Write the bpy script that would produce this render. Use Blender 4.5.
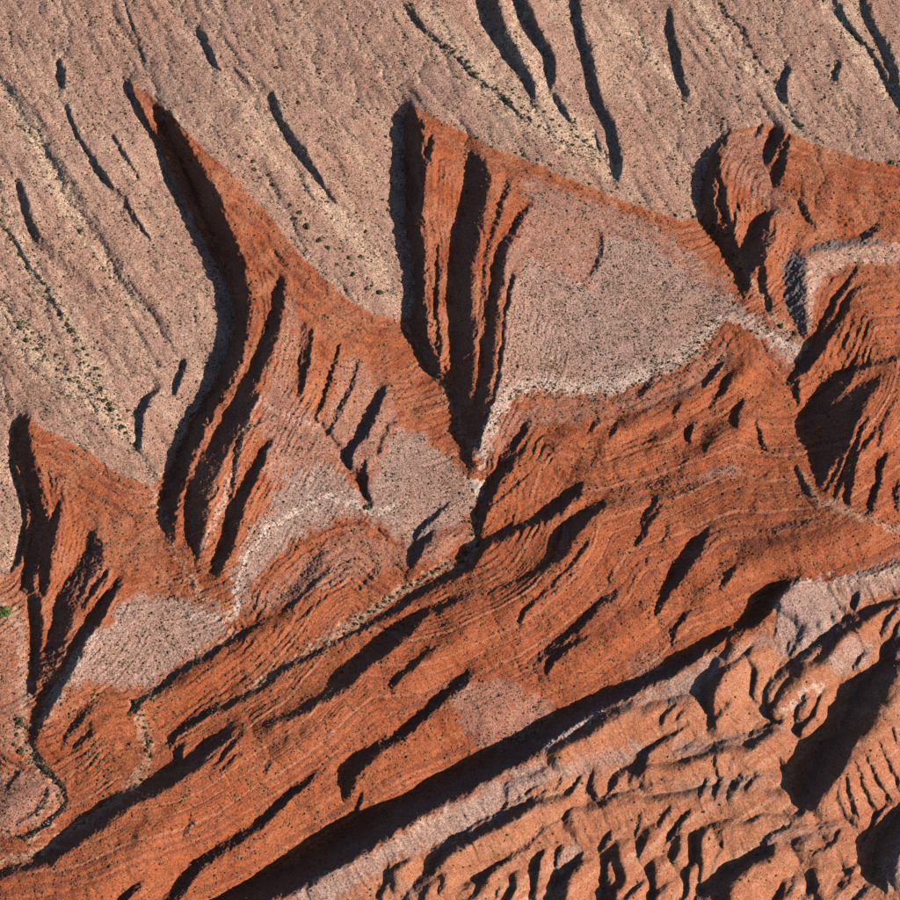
import bpy, math, random
import numpy as np

# ------------------------------------------------------------------ camera, sky, sun, exposure
sc = bpy.context.scene
for o in list(bpy.data.objects):
    bpy.data.objects.remove(o)
PITCH = math.radians(55.0)          # camera looks down by this angle
DIST = 1300.0                       # metres to the middle of the frame
MPP = 0.5                           # metres per photo pixel in the middle of the frame
FPX = DIST / MPP                    # focal length in photo pixels (frame = 900 px)
cam_d = bpy.data.cameras.new("camera")
cam = bpy.data.objects.new("camera", cam_d)
sc.collection.objects.link(cam)
cam.location = (0, -DIST * math.cos(PITCH), DIST * math.sin(PITCH))
cam.rotation_euler = (math.pi / 2 - PITCH, 0, 0)
cam_d.sensor_width = 36.0
cam_d.lens = 36.0 * FPX / 900.0
cam_d.clip_start = 1.0
cam_d.clip_end = 60000.0
sc.camera = cam

SUN_EL, SUN_AZ = math.radians(23.5), math.radians(-17.0)   # azimuth from +X (right), negative = towards the camera
world = bpy.data.worlds.new("World")
sc.world = world
world.use_nodes = True
wn = world.node_tree.nodes
sky = wn.new("ShaderNodeTexSky")
sky.sky_type = 'NISHITA'
sky.sun_disc = False
sky.sun_elevation = SUN_EL
sky.sun_rotation = math.pi / 2 - SUN_AZ
sky.altitude = 1400.0
wn["Background"].inputs[1].default_value = 0.07
world.node_tree.links.new(sky.outputs[0], wn["Background"].inputs[0])
sun_d = bpy.data.lights.new("sun", 'SUN')
sun_d.energy = 5.0
sun_d.angle = math.radians(0.5)
sun_d.color = (1.0, 0.90, 0.78)
sun = bpy.data.objects.new("sun", sun_d)
sc.collection.objects.link(sun)
sx, sy, sz = (math.cos(SUN_EL) * math.cos(SUN_AZ), math.cos(SUN_EL) * math.sin(SUN_AZ), math.sin(SUN_EL))
from mathutils import Vector
sun.rotation_euler = Vector((sx, sy, sz)).to_track_quat('Z', 'Y').to_euler()
sun.location = (sx * 2000, sy * 2000, sz * 2000)
sc.view_settings.view_transform = 'Standard'
sc.view_settings.look = 'None'
sc.view_settings.exposure = 1.0
sc.view_settings.gamma = 1.0
sc.view_settings.use_curve_mapping = False
sc.cycles.max_bounces = 4
sc.cycles.diffuse_bounces = 0
# ------------------------------------------------------------------ scarps of the relief
# every line is one scarp: steepness, kind, then x,y,width along it (photo pixels; the face rises to the right / lower right)
# kinds: C big ragged cliff (widths are the rock face), L large scarp, M middle scarp, F fine ledge
SCARPS = """
1.7 C 160,110,7 170,122,9 179,140,11 187,155,12 198,175,14 208,195,15 216,215,15 227,240,15 237,265,14 241,290,12 242,315,12 239,340,12 231,365,12 220,388,12 209,408,11 198,428,11 191,445,11 184,465,11 176,490,11 170,515,9 172,540,4
1.1 F 128,83,4 134,97,6 142,115,5 150,128,5 158,140,5 163,155,5 170,175,6 180,195,5 187,210,5
1.6 C 408,108,5 413,120,13 414,150,14 415,175,14 414,200,13 413,225,12 418,250,11 420,280,9 420,305,9 419,325,12 425,345,13 433,365,10 442,375,4
0.9 F 432,136,3 430,150,5 425,165,7 423,185,5 420,215,4
0.9 F 438,245,3 439,275,3 436,310,3 440,340,3 440,365,3
0.75 L 281,280,4 280,295,11 275,320,12 268,345,12 259,368,13 249,388,13 240,408,18 230,425,20 221,442,22 212,458,24 203,485,27 197,510,24 196,535,18 197,552,8
0.9 M 257,393,3 250,408,6 244,428,6 239,446,6 233,480,3 229,515,3
1.1 M 269,443,7 264,452,8 257,470,9 248,485,9 240,505,10 234,525,10 229,545,10 222,558,10 216,570,8
0.5 M 304,325,6 304,345,12 302,365,10 301,385,8 300,398,4
1.0 F 312,330,3 311,350,3 306,372,3 303,390,2
1.0 F 340,346,2 335,365,3 328,385,3 322,405,3 316,420,2
0.6 F 358,362,2 355,375,4 350,390,5 342,405,5 335,420,5 329,435,5
1.2 M 383,390,7 377,405,9 370,420,9 362,435,9 352,448,6 349,460,6 351,468,3
0.5 F 394,420,4 388,428,4 382,440,4 378,452,3
1.0 F 364,463,3 365,475,4 368,495,2
0.5 F 262,420,4 253,428,4 248,440,3
0.55 W 0,77,6 12,88,10 25,103,15 38,120,16 48,137,15 55,155,13 65,172,12 78,195,12 92,215,12 100,230,12 112,250,12 122,272,13 135,290,13 150,305,11 163,325,9 170,340,7
0.9 F 60,62,4 63,75,6 62,88,3
0.9 F 68,105,2 71,118,3 78,135,4 86,148,4 95,163,6 103,175,6 110,185,4 123,195,4 132,212,5 140,225,3 150,240,3
0.7 F 115,138,3 125,155,4 134,170,3 140,180,2
0.7 M 18,182,7 24,200,8 30,222,6 38,236,7
0.45 W 32,230,8 48,247,12 67,264,12 90,287,11
0.6 F 0,225,2 10,233,4 20,250,4 30,268,3 45,285,3 55,305,3 68,325,3
0.9 F 184,362,5 179,378,6 174,393,4
0.9 F 158,388,6 148,398,7 141,412,7 140,430,7 138,445,6
0.9 F 200,32,6 206,42,6 213,60,4 220,70,3
0.6 F 125,5,2 133,25,2 140,45,2 145,62,2
0.6 F 234,68,3 243,78,7 250,84,3
0.8 M 272,92,3 275,105,8 283,125,8 295,143,8 307,160,8 317,175,6 324,185,4 336,203,2
0.6 F 402,2,2 418,20,5 428,33,3 445,45,4 456,57,4 468,68,6 478,78,3 495,90,3 508,102,4 522,118,2
1.0 M 487,-20,20 489,0,20 497,25,19 510,50,15 520,65,14 530,82,10 536,97,4
1.0 M 517,-15,11 522,0,12 528,15,13 535,32,12 545,47,11 551,62,10 552,75,8 551,86,4
0.9 F 556,95,5 562,106,5 570,120,3
1.0 M 575,-15,7 576,0,7 579,25,8 585,45,8 590,65,8 594,85,8 601,105,8 609,122,8 615,140,9 618,160,10 618,178,5
0.7 F 595,135,2 602,147,3 608,160,2
0.9 M 669,12,6 672,35,7 677,58,8 682,80,7 687,97,4
0.82 L 473,152,5 477,165,20 478,185,22 476,205,23 470,225,24 467,240,25 463,265,24 463,290,22 464,320,25 463,350,26 462,380,23 463,405,18 466,430,12 469,450,8
0.6 F 509,182,5 503,200,6 497,220,5 491,238,4 488,250,3 484,275,3 482,300,3 480,325,3
0.85 L 533,203,3 525,212,7 519,222,8 510,235,10 504,245,11 500,262,9 498,280,10 494,300,11 492,320,13 489,345,13 487,370,12 483,395,12 477,420,10 472,440,9 470,455,7 472,468,4
1.0 F 514,275,4 508,300,3 503,335,3 501,360,3 499,385,3 491,405,3 482,430,4 478,450,3
0.45 F 602,235,4 601,255,4 595,270,4 590,278,3
0.5 F 720,2,3 728,17,3 745,30,3 750,45,2 757,60,3 768,72,2
0.6 F 785,115,3 793,120,3 802,128,3
0.9 F 790,70,4 784,78,7 784,92,7 786,101,3
0.7 F 834,-6,5 843,15,5 850,28,4 865,43,4 873,55,4 882,70,4 890,88,4 898,100,3
0.8 M 862,-5,7 870,20,8 877,35,8 887,50,8 894,70,9 898,90,8 902,110,6
0.6 F 840,62,6 836,75,5 834,86,3
1.25 C 728,130,3 722,142,5 713,152,7 709,165,9 708,178,11 709,195,13 711,210,14 716,225,14 726,238,15 735,249,12 740,257,6
0.9 F 720,155,3 718,168,5 724,190,4 725,205,6 727,215,7 731,224,6 734,236,5
0.8 F 742,198,3 737,213,4 735,225,4
1.0 F 762,126,4 758,135,4
1.2 M 779,131,9 777,140,14 772,150,10 768,160,5
0.9 F 790,135,4 786,150,5 783,160,8 780,172,8 777,183,5
0.7 F 802,203,7 805,212,8 811,222,5
1.15 L 775,211,6 768,218,10 763,225,13 757,235,14 752,250,15 748,265,15 747,285,8
0.9 M 772,233,7 766,245,9 761,258,9 762,275,7 765,290,5 770,300,6 771,312,3
0.5 L 797,255,16 795,265,20 795,285,22 797,310,20 803,328,10 807,337,3
0.45 M 812,249,6 825,246,7 845,242,7 865,243,7 880,240,5
1.0 F 862,238,7 870,233,9 877,230,5
0.9 F 857,270,3 848,283,4 838,297,5 830,312,5 823,327,5 817,337,3
1.0 M 862,285,5 852,295,6 845,308,6 838,322,6 828,335,9 819,345,14 812,356,15 804,366,13 796,374,9 788,382,5
0.6 F 849,333,4 846,341,5 846,348,4
1.0 F 798,383,5 797,395,5 800,400,3
1.0 F 848,372,4 863,367,4 880,362,5 900,357,6 925,350,6
1.0 L 852,371,6 840,381,18 828,395,24 818,408,24 811,424,13 806,433,6
0.9 L 877,383,8 863,393,20 849,408,30 838,425,33 830,445,28 824,465,18 820,487,3
1.0 F 861,405,2 856,420,3 850,435,4 846,450,4 840,465,3 834,478,3 826,493,2
1.0 F 869,415,3 862,430,4 856,445,4 850,460,4 845,475,5 838,490,4 835,498,2
1.0 F 876,430,5 866,445,5 857,455,4 853,470,5 850,485,6 848,500,4 850,504,2
1.0 F 890,455,4 882,460,6 880,470,3 880,482,4 874,495,4 871,505,5 874,510,3
0.7 F 897,485,5 895,500,5 898,510,3
0.6 F 895,400,4 888,412,4 882,425,4 878,445,3
1.3 F 723,363,3 715,372,4 708,382,4 703,388,2
0.9 M 730,378,7 724,390,7 715,400,6 711,405,4
0.9 F 745,400,3 738,410,4 735,418,5 737,425,3
1.3 F 692,427,4 689,435,6 691,441,3
1.1 F 710,443,2 705,450,3
0.8 F 757,420,3 758,430,4 761,440,4 766,448,3
0.8 F 680,405,4 676,412,3
0.9 F 618,425,5 611,435,4
0.8 M 652,380,6 645,390,8 640,396,5
0.8 F 600,418,2 593,425,3 588,432,2
0.8 M 529,425,4 522,435,6 513,447,8 505,458,9
1.05 M 524,446,3 516,457,6 508,467,8 500,476,9 495,483,10 488,495,12 483,512,9 481,525,6 480,538,4
0.7 F 529,475,2 515,488,3 503,497,3 490,508,3
0.9 F 797,468,4 803,480,4 809,494,3
0.7 F 885,522,3 900,530,4
1.25 L 581,489,8 570,497,13 558,507,14 548,515,12 535,521,8 520,527,8 505,533,8 490,540,9 480,547,10 474,557,11 471,566,5
1.25 L 603,505,8 590,513,13 578,524,15 568,534,15 560,545,8
0.7 F 570,545,6 560,557,5 545,567,4 525,578,3 505,588,3 490,592,3
0.5 M 480,590,5 465,596,8 450,602,9 440,606,6
1.0 F 588,545,4 580,555,5 572,565,4 560,577,3 550,588,3 535,600,4 525,612,5 520,620,4
0.6 F 592,560,2 575,572,3 555,590,2 540,603,3
0.85 M 617,592,7 605,600,8 592,612,9 580,623,9 568,635,9 555,645,9 545,655,9 535,662,6
1.1 F 580,640,3 567,648,6 555,657,5 550,665,6 547,673,3
0.8 F 656,501,5 648,515,6 643,523,7
0.9 F 662,505,3 652,518,3 645,530,4 640,540,3 637,545,2
0.5 F 612,572,4 608,582,4
0.5 F 650,555,3 647,562,3
0.5 F 670,525,3 666,535,3 664,542,2
0.5 M 606,503,2 630,500,5 650,497,5 675,494,5 690,489,6 705,484,4
0.4 M 612,490,3 640,488,5 665,482,6 690,476,5
1.0 M 708,531,4 701,540,13 692,553,16 683,567,14 675,581,10 666,594,8 659,607,6 656,614,3
0.6 F 719,536,2 710,545,2 700,560,2
0.9 F 735,567,2 728,578,3 721,590,2
0.9 F 686,614,4 677,627,5
0.8 F 674,630,6 673,643,4
0.35 M 818,519,4 795,524,6 770,531,4
1.5 L 797,581,3 785,586,11 773,597,15 764,609,14 755,622,9 745,627,7 730,632,8 715,640,10 700,650,11 688,660,10 675,669,9 663,676,9 650,681,9 630,689,12 610,698,15 590,708,16 570,719,17 550,732,19 530,745,21 510,757,22 490,767,23 470,778,24 450,790,26 430,797,27 410,807,28 390,819,29 370,832,29 350,845,28 330,858,28 310,868,28 290,879,28 268,889,26 240,898,24 200,915,20
0.5 M 915,557,10 900,562,10 880,568,9 860,574,8 840,578,5 815,580,4
1.2 C 23,418,5 22,430,12 23,445,12 27,457,11 32,475,9 37,495,9 41,515,10 41,530,12 37,550,13 32,570,12 30,587,10
1.0 F 11,455,4 16,470,5 20,485,5 25,505,5 25,520,4 24,540,5 20,555,6 12,572,4
1.0 M 60,503,5 55,520,8 52,535,9 48,550,9 45,570,9 44,590,8
0.7 L 92,534,8 95,550,17 88,565,24 81,580,26 71,597,27 64,612,22 60,630,20 56,645,20 50,660,20 46,672,20
1.0 F 108,570,3 98,585,5 90,597,5 82,610,5
1.1 M 121,580,5 110,595,9 101,610,11 94,622,12 86,633,12 79,645,12 73,660,11 66,673,12 57,688,12 47,704,12 39,722,9 36,734,4
1.0 M 36,600,10 38,615,10 38,640,8 36,665,8 33,690,8
1.0 M 258,624,3 245,633,5 235,640,6 222,648,6 205,658,6 190,665,6 178,674,5 160,690,5 147,696,6 138,703,5 133,712,3
0.45 M 323,552,8 318,562,12 306,577,12 294,590,9 283,600,7
0.8 F 330,568,4 317,580,5 308,590,4 297,600,4 285,610,2
0.9 F 327,596,3 315,606,4 305,615,4 300,619,2
0.9 F 448,505,4 435,517,5 425,525,6 418,533,6 416,540,4
1.0 F 434,533,4 422,545,7 417,555,7 413,565,5
0.4 M 378,568,7 368,580,8 360,588,5
0.95 M 472,566,8 455,575,9 435,585,9 420,593,8 405,603,8 390,613,8 372,623,6 355,632,6 335,643,5 315,655,6 295,663,6 278,672,6 270,680,8 260,690,7 250,694,6 235,702,9 222,708,7 210,711,7 195,720,8 183,728,9 173,738,8 170,746,4
1.05 L 455,603,6 442,607,7 430,612,9 415,620,11 405,630,13 392,640,16 380,650,15 370,658,13 358,670,14 346,682,15 335,690,12 322,698,7 312,704,8 303,711,6 288,716,5 268,723,4
0.9 F 434,648,3 420,660,4 410,668,5 400,677,6 392,686,4
0.5 F 447,684,4 425,697,3 408,707,3 390,717,2
1.05 L 466,677,10 455,687,13 446,694,11 435,705,9 420,720,9 405,733,9 392,742,9 380,747,10 368,755,16 357,765,16 350,778,12 347,790,9 347,799,4
0.9 F 363,793,4 359,805,5 358,813,3
1.0 M 314,776,5 300,787,8 288,797,9 275,810,9 262,823,9 248,832,8 235,840,9 222,848,11 208,858,13 195,868,14 187,878,13 180,888,12 172,899,10 160,915,8
0.6 F 272,761,4 267,771,4
0.5 F 330,731,3 325,742,3
0.9 F 242,733,4 230,748,5 222,758,4 214,765,3
0.8 F 240,753,3 228,764,4 221,771,3
0.8 F 193,818,3 188,828,5 184,836,3
1.0 F 139,885,6 132,891,7 124,899,7 116,910,5
1.05 L 228,733,12 221,739,16 210,747,17 200,757,16 185,769,15 170,778,15 155,787,17 140,793,19 125,800,19 110,811,18 95,823,17 80,834,16 65,845,15 50,856,14 38,863,10 25,867,8 10,872,9 -15,878,9
0.9 F 183,746,5 178,757,6 180,764,3
0.5 M 94,703,6 82,717,9 71,730,8 64,741,5
0.9 F 92,731,4 83,739,6 77,746,4
0.9 F 21,769,2 14,780,3 9,789,3
0.9 F 8,838,4 26,837,5 40,829,6 52,819,6 61,811,4
0.6 F 49,788,3 43,802,5 35,812,5 18,822,4
0.6 M 32,740,6 38,757,8 49,772,6 61,785,6 66,798,6 63,811,6
0.8 M 640,700,6 620,711,11 600,723,11 585,735,10 565,743,9 548,751,8
0.9 F 538,786,3 525,795,4 512,803,4 500,812,4 480,823,5 465,832,5 450,841,6 430,850,5
1.0 M 545,792,6 530,805,13 515,813,12 500,821,13 485,831,12 470,841,9 455,850,9 446,852,11 439,862,11 433,873,6
0.95 M 567,816,3 550,826,5 535,838,6 522,850,7 510,858,8 495,867,8 485,875,8 472,883,8 460,889,6
0.9 F 561,781,3 556,788,4
0.9 F 580,778,5 572,791,6
1.0 M 594,776,6 590,787,11 594,797,8
1.0 M 629,767,8 617,777,10 610,789,6
1.0 M 647,759,7 637,770,10 630,779,7
0.5 F 590,800,4 610,797,4 630,791,4 655,784,3 675,780,3
1.1 M 684,728,5 672,736,7 660,743,8 648,749,8 643,754,5
0.9 F 674,707,5 665,715,5 662,723,4
0.8 F 682,712,4 676,720,5
1.15 M 582,855,5 572,868,8 562,880,10 555,890,12 549,901,12 543,915,8
0.9 F 560,846,5 556,858,6 556,870,4
0.8 F 543,853,3 538,864,5 537,873,3
0.9 F 610,834,5 602,848,6
1.0 M 609,855,7 604,870,8 606,882,11 609,892,13 606,903,10
0.9 F 643,882,5 633,892,6 624,901,5
0.8 F 665,889,8 652,899,8
1.0 M 669,810,6 661,821,7 660,831,4
1.0 M 679,827,7 670,838,9 664,846,5
0.5 F 641,818,4 637,835,4
0.8 F 500,887,4 495,900,4
0.8 F 514,891,5 506,901,5
0.9 M 391,868,5 386,883,8 380,896,8
0.9 M 428,876,9 416,889,13 405,899,10
0.8 F 444,881,5 440,892,5
0.5 F 780,606,4 776,620,4 775,636,3
0.9 F 859,593,4 855,605,5 850,613,4
1.05 M 900,600,5 882,606,7 865,612,8 850,618,9 840,625,9 830,635,11 820,645,12 805,655,9 795,662,9 785,670,10 774,679,9 767,690,9 767,704,6 770,716,3
0.95 M 754,648,6 745,655,6 735,663,7 725,670,8 716,680,12 708,691,12 709,704,7 712,716,5 714,728,3
0.7 F 729,703,6 721,713,6 715,721,4
0.7 F 800,640,4 796,648,4 792,656,3
0.9 F 897,608,4 888,621,5 883,633,6
0.8 F 868,652,3 858,660,5 854,669,5
0.9 M 912,630,10 900,644,12 890,656,10
0.85 L 900,662,14 886,670,24 873,684,30 862,700,28 853,713,20 845,722,10
1.05 M 806,698,8 799,710,11 797,722,7 800,731,4
1.0 L 857,731,6 846,742,24 836,752,32 826,768,32 815,785,28 806,800,18 802,813,5
0.9 F 886,806,4 876,818,6 870,830,6 864,843,5
1.0 L 910,805,12 899,821,16 888,839,24 879,855,18 880,870,14 885,886,6
1.1 M 784,720,4 768,727,8 752,734,7
0.8 M 735,738,7 718,744,9 705,750,6 690,745,6 677,751,6
0.9 F 716,759,4 716,770,4 717,777,3
0.5 F 733,758,3 731,768,3
0.6 F 780,758,3 786,770,4 790,778,3
0.9 F 706,780,6 700,795,5
0.9 F 722,779,6 715,795,5
1.0 M 740,779,11 730,793,8
0.9 F 755,777,8 748,788,6
0.5 F 680,782,3 715,779,3 750,776,4 780,777,3
1.0 F 690,812,5 680,822,6 675,830,4
0.85 M 707,828,7 698,840,9 694,852,7 693,866,4
0.9 M 820,824,4 800,827,6 785,829,7 770,836,9 765,844,5
0.9 M 840,821,5 828,823,9 820,827,5
1.05 M 768,853,6 750,862,10 735,871,13 720,881,15 708,891,16 698,901,14 690,912,10
0.7 F 840,830,3 834,842,4 825,848,4 813,853,3
0.6 F 722,848,4 715,860,4 712,870,3
0.7 F 795,880,6 790,892,6
0.8 M 815,887,9 804,899,8
0.9 M 850,881,7 840,888,9 834,899,7
0.8 M 866,890,8 855,900,9
0.7 F 728,888,5 723,899,4
0.8 F 856,867,6 846,874,5
1.0 F 868,755,3 878,780,4 890,800,4
1.0 F 880,743,3 890,765,4 899,782,4
1.0 F 858,765,3 866,790,4 876,812,4
1.0 F 848,778,3 851,800,4 859,818,4
0.7 F 839,785,4 838,800,5 846,814,6 857,826,6
1.0 F 893,730,3 899,745,4
"""
# rounded clay ridges of the badlands: crest points x, y, half width, height
RIDGES = """
735,648,16,8 722,672,20,12 718,700,22,11 716,722,16,6
752,658,14,7 760,672,14,8 757,692,12,6
895,607,16,10 860,632,18,13 825,660,20,14 800,685,20,13 782,708,16,9
865,652,14,8 845,670,14,7
790,602,24,7 806,622,26,8 800,642,18,5
560,752,16,7 612,722,18,8 650,714,22,9 690,706,20,8
510,790,14,6 545,774,14,6
655,772,16,9 700,764,18,11 745,752,18,11 782,738,14,8
440,862,12,6 470,845,15,9 510,828,16,10 545,808,15,8 572,794,12,6
575,815,16,7 625,806,18,9 680,800,18,10 735,797,18,10 790,796,16,8
700,842,14,11 706,862,15,10 704,880,12,6
728,828,18,8 760,822,18,9 800,818,14,7
655,828,12,8 648,845,13,8 640,858,11,6
682,842,11,7 676,858,11,7
772,858,20,12 752,874,24,15 735,893,26,15 722,915,24,12
806,842,16,9 832,850,16,9 850,862,14,8
586,862,10,8 575,880,14,12 566,900,16,12
622,858,14,10 628,880,15,10 622,905,14,8
655,868,14,9 660,890,14,8
545,858,9,6 540,875,11,8 536,895,11,7
518,880,10,7 512,900,10,6
488,884,14,7 470,900,14,6
445,880,12,7 430,895,12,7
405,868,11,7 398,885,12,7
690,872,10,6 684,895,12,7
900,692,26,13 876,730,30,16 852,766,30,15 826,798,20,9
824,694,9,8 814,708,10,10 804,728,9,7
905,625,14,9 890,648,12,7
905,850,20,14 896,875,16,11
790,885,14,8 782,905,14,8
818,880,12,8 826,900,12,8
"""
# ------------------------------------------------------------------ grids and noise
PAD = 150
N = 900 + 2 * PAD                                  # working grid, one node per photo pixel
vv, uu = np.mgrid[0:N, 0:N].astype(np.float32)
uu -= PAD
vv -= PAD
rng = np.random.RandomState(7)
ky = np.fft.fftfreq(N)[:, None].astype(np.float32)
kx = np.fft.rfftfreq(N)[None, :].astype(np.float32)

def noise(lo, hi, power=1.0, ang=0.0, stretch=1.0):
    """band-limited noise, wavelengths lo..hi pixels, stretched along direction ang; unit deviation"""
    c, s = math.cos(ang), math.sin(ang)
    a = (kx * c + ky * s) * stretch
    b = -kx * s + ky * c
    f = np.sqrt(a * a + b * b) + 1e-9
    amp = f ** (-power) * np.exp(-(f * lo * 0.55) ** 4) * np.exp(-(1.0 / (f * hi * 1.6)) ** 4)
    w = np.fft.rfft2(rng.standard_normal((N, N)).astype(np.float32))
    r = np.fft.irfft2(w * amp, s=(N, N))
    return (r / r.std()).astype(np.float32)

def blur(a, sig):
    g = np.exp(-2 * (math.pi * sig) ** 2 * (kx * kx + ky * ky))
    return np.fft.irfft2(np.fft.rfft2(a) * g, s=(N, N)).astype(np.float32)

def smooth(e0, e1, x):
    t = np.clip((x - e0) / (e1 - e0), 0, 1)
    return t * t * (3 - 2 * t)

jx1, jy1 = noise(4, 9), noise(4, 9)
jx2, jy2 = noise(9, 26), noise(9, 26)

def bilin(a, x, y):
    x = np.clip(x + PAD, 0, N - 1.001); y = np.clip(y + PAD, 0, N - 1.001)
    i = x.astype(np.int32); j = y.astype(np.int32)
    fx = x - i; fy = y - j
    return (a[j, i] * (1 - fx) + a[j, i + 1] * fx) * (1 - fy) + (a[j + 1, i] * (1 - fx) + a[j + 1, i + 1] * fx) * fy

# ------------------------------------------------------------------ polygons (photo pixels)
def parse(t):
    return [tuple(float(q) for q in p.split(',')) for p in t.split()]

def poly_mask(txt, jit=2.0, soft=1.2):
    P = parse(txt)
    X = uu + jx1 * jit * 0.6 + jx2 * jit
    Y = vv + jy1 * jit * 0.6 + jy2 * jit
    ins = np.zeros((N, N), bool)
    for k in range(len(P)):
        (x0, y0), (x1, y1) = P[k], P[(k + 1) % len(P)]
        if y0 == y1:
            continue
        c = (y0 > Y) != (y1 > Y)
        ins ^= c & (X < (x1 - x0) * (Y - y0) / (y1 - y0) + x0)
    m = ins.astype(np.float32)
    return blur(m, soft) if soft > 0 else m

def line_mask(txt, soft=0.5, jit=2.0):
    """soft band along a line of x,y,width"""
    P = parse(txt)
    out = np.zeros((N, N), np.float32)
    X = uu + jx1 * jit * 0.7 + jx2 * jit
    Y = vv + jy1 * jit * 0.7 + jy2 * jit
    for (x0, y0, w0), (x1, y1, w1) in zip(P[:-1], P[1:]):
        m = max(w0, w1) * 1.5 + 10
        a0 = int(max(0, min(x0, x1) - m + PAD)); a1 = int(min(N, max(x0, x1) + m + PAD))
        b0 = int(max(0, min(y0, y1) - m + PAD)); b1 = int(min(N, max(y0, y1) + m + PAD))
        if a0 >= a1 or b0 >= b1:
            continue
        xs = X[b0:b1, a0:a1]; ys = Y[b0:b1, a0:a1]
        dx, dy = x1 - x0, y1 - y0
        L2 = dx * dx + dy * dy + 1e-6
        t = np.clip(((xs - x0) * dx + (ys - y0) * dy) / L2, 0, 1)
        d = np.hypot(xs - x0 - t * dx, ys - y0 - t * dy)
        hw = (w0 + (w1 - w0) * t) / 2
        out[b0:b1, a0:a1] = np.maximum(out[b0:b1, a0:a1], 1 - smooth(1 - soft, 1 + soft, d / np.maximum(hw, .3)))
    return out

TAN_P = """-150,-150 1050,-150 1050,185 900,166 860,158 830,150 800,138 782,128 768,124 745,128 728,131 716,146 709,160
701,185 698,205 700,219 680,221 640,206 610,196 575,181 540,166 500,150 470,136 430,115 408,104 404,118 404,150 405,200 404,225
410,250 414,280 414,302 411,318 395,318 375,315 350,301 325,280 300,255 275,222 250,195 225,167 200,145 175,120 152,96 130,82
136,104 150,131 164,158 182,199 200,233 215,262 230,292 234,320 230,342 222,366 210,388 198,408 187,428 180,446 172,465 160,480
153,487 140,482 125,478 108,467 90,451 70,442 45,430 25,415 12,428 9,448 17,485 24,520 19,555 11,574 -20,590 -150,640"""
BAD_P = """150,1050 215,915 262,903 310,888 340,872 380,848 400,832 430,815 470,795 500,779 540,757 600,722 640,696 680,672 720,652
752,634 772,622 776,606 790,587 830,581 870,578 900,572 1050,540 1050,1050"""
F2PUR = """525,255 545,264 586,289 601,236 620,232 645,235 670,258 700,280 740,305 770,325 806,345 800,353 770,337 745,321 725,319 715,332
700,356 680,366 650,377 620,391 590,396 560,391 530,387 512,396 502,411 488,440 479,470 476,445 489,407 498,380 503,335 510,290"""
F2PINK = """512,186 530,180 570,192 610,206 650,222 690,250 740,296 700,282 645,236 600,236 586,290 526,256 512,285 505,300 500,260 515,235 535,205"""
F1PUR = """236,606 231,572 242,546 266,511 282,482 296,466 330,462 352,486 367,504 372,480 384,446 400,424 430,440 462,472 477,492 474,515
445,530 415,546 398,540 378,520 352,512 322,524 292,540 268,562 252,584 244,612"""
F1PINK = """290,292 300,312 296,350 290,392 300,402 318,424 330,402 340,360 358,358 385,385 400,420 385,446 370,485 350,470 330,462 296,466
275,488 262,470 268,445 255,425 262,400 272,360"""
F4PUR = """38,728 52,700 76,660 97,634 122,606 142,592 180,600 214,610 232,622 214,640 182,660 142,690 112,686 92,678 70,688 52,712"""
MIDPUR = "447,694 466,680 500,679 530,689 552,702 556,716 535,737 504,760 476,748 456,718"
STRIP1 = "290,903 340,876 380,852 420,828 470,798 520,770 548,762 545,782 505,812 450,840 400,858 352,888 330,905"
STRIP2 = "545,765 600,752 650,742 648,754 600,768 556,782 530,782"
STRIP3 = "606,712 640,696 690,670 735,648 770,632 776,645 745,648 715,668 702,690 704,700 660,700 625,712"
DOME = "774,645 776,606 792,586 830,581 842,590 850,610 836,630 812,648 798,660 784,656"
STRIP4 = "830,581 900,573 1050,542 1050,570 900,590 862,598 852,610 842,592"
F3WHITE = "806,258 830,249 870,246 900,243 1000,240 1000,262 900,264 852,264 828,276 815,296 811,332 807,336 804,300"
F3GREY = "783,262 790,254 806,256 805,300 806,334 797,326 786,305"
F3DUST = "718,142 745,130 768,128 772,180 792,214 776,222 745,190 724,172"
F1LOW = "244,604 300,560 350,525 400,545 470,525 478,540 440,560 380,572 320,592 270,612"
F2LOW = "497,420 540,397 600,402 660,388 700,368 720,340 736,346 712,382 660,408 590,424 522,428 488,472"
F2TIP = "762,332 780,330 808,350 804,362 786,366 772,352"
LOWPUR = "628,662 650,650 672,660 676,672 650,686 632,684"
BLMOUND = "-60,780 0,772 20,764 42,776 56,796 52,812 30,830 0,838 -60,838"
BLPUR = "0,605 25,615 32,680 26,735 8,760 -60,760 -150,700 -150,620"
SM1 = "690,476 740,466 745,474 700,482"
SM2 = "826,660 850,640 872,640 872,662 850,676 832,672"
SM3 = "552,850 580,842 584,850 564,872 555,880"
SM4 = "878,872 893,845 905,830 930,880 905,892 884,888"

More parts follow.
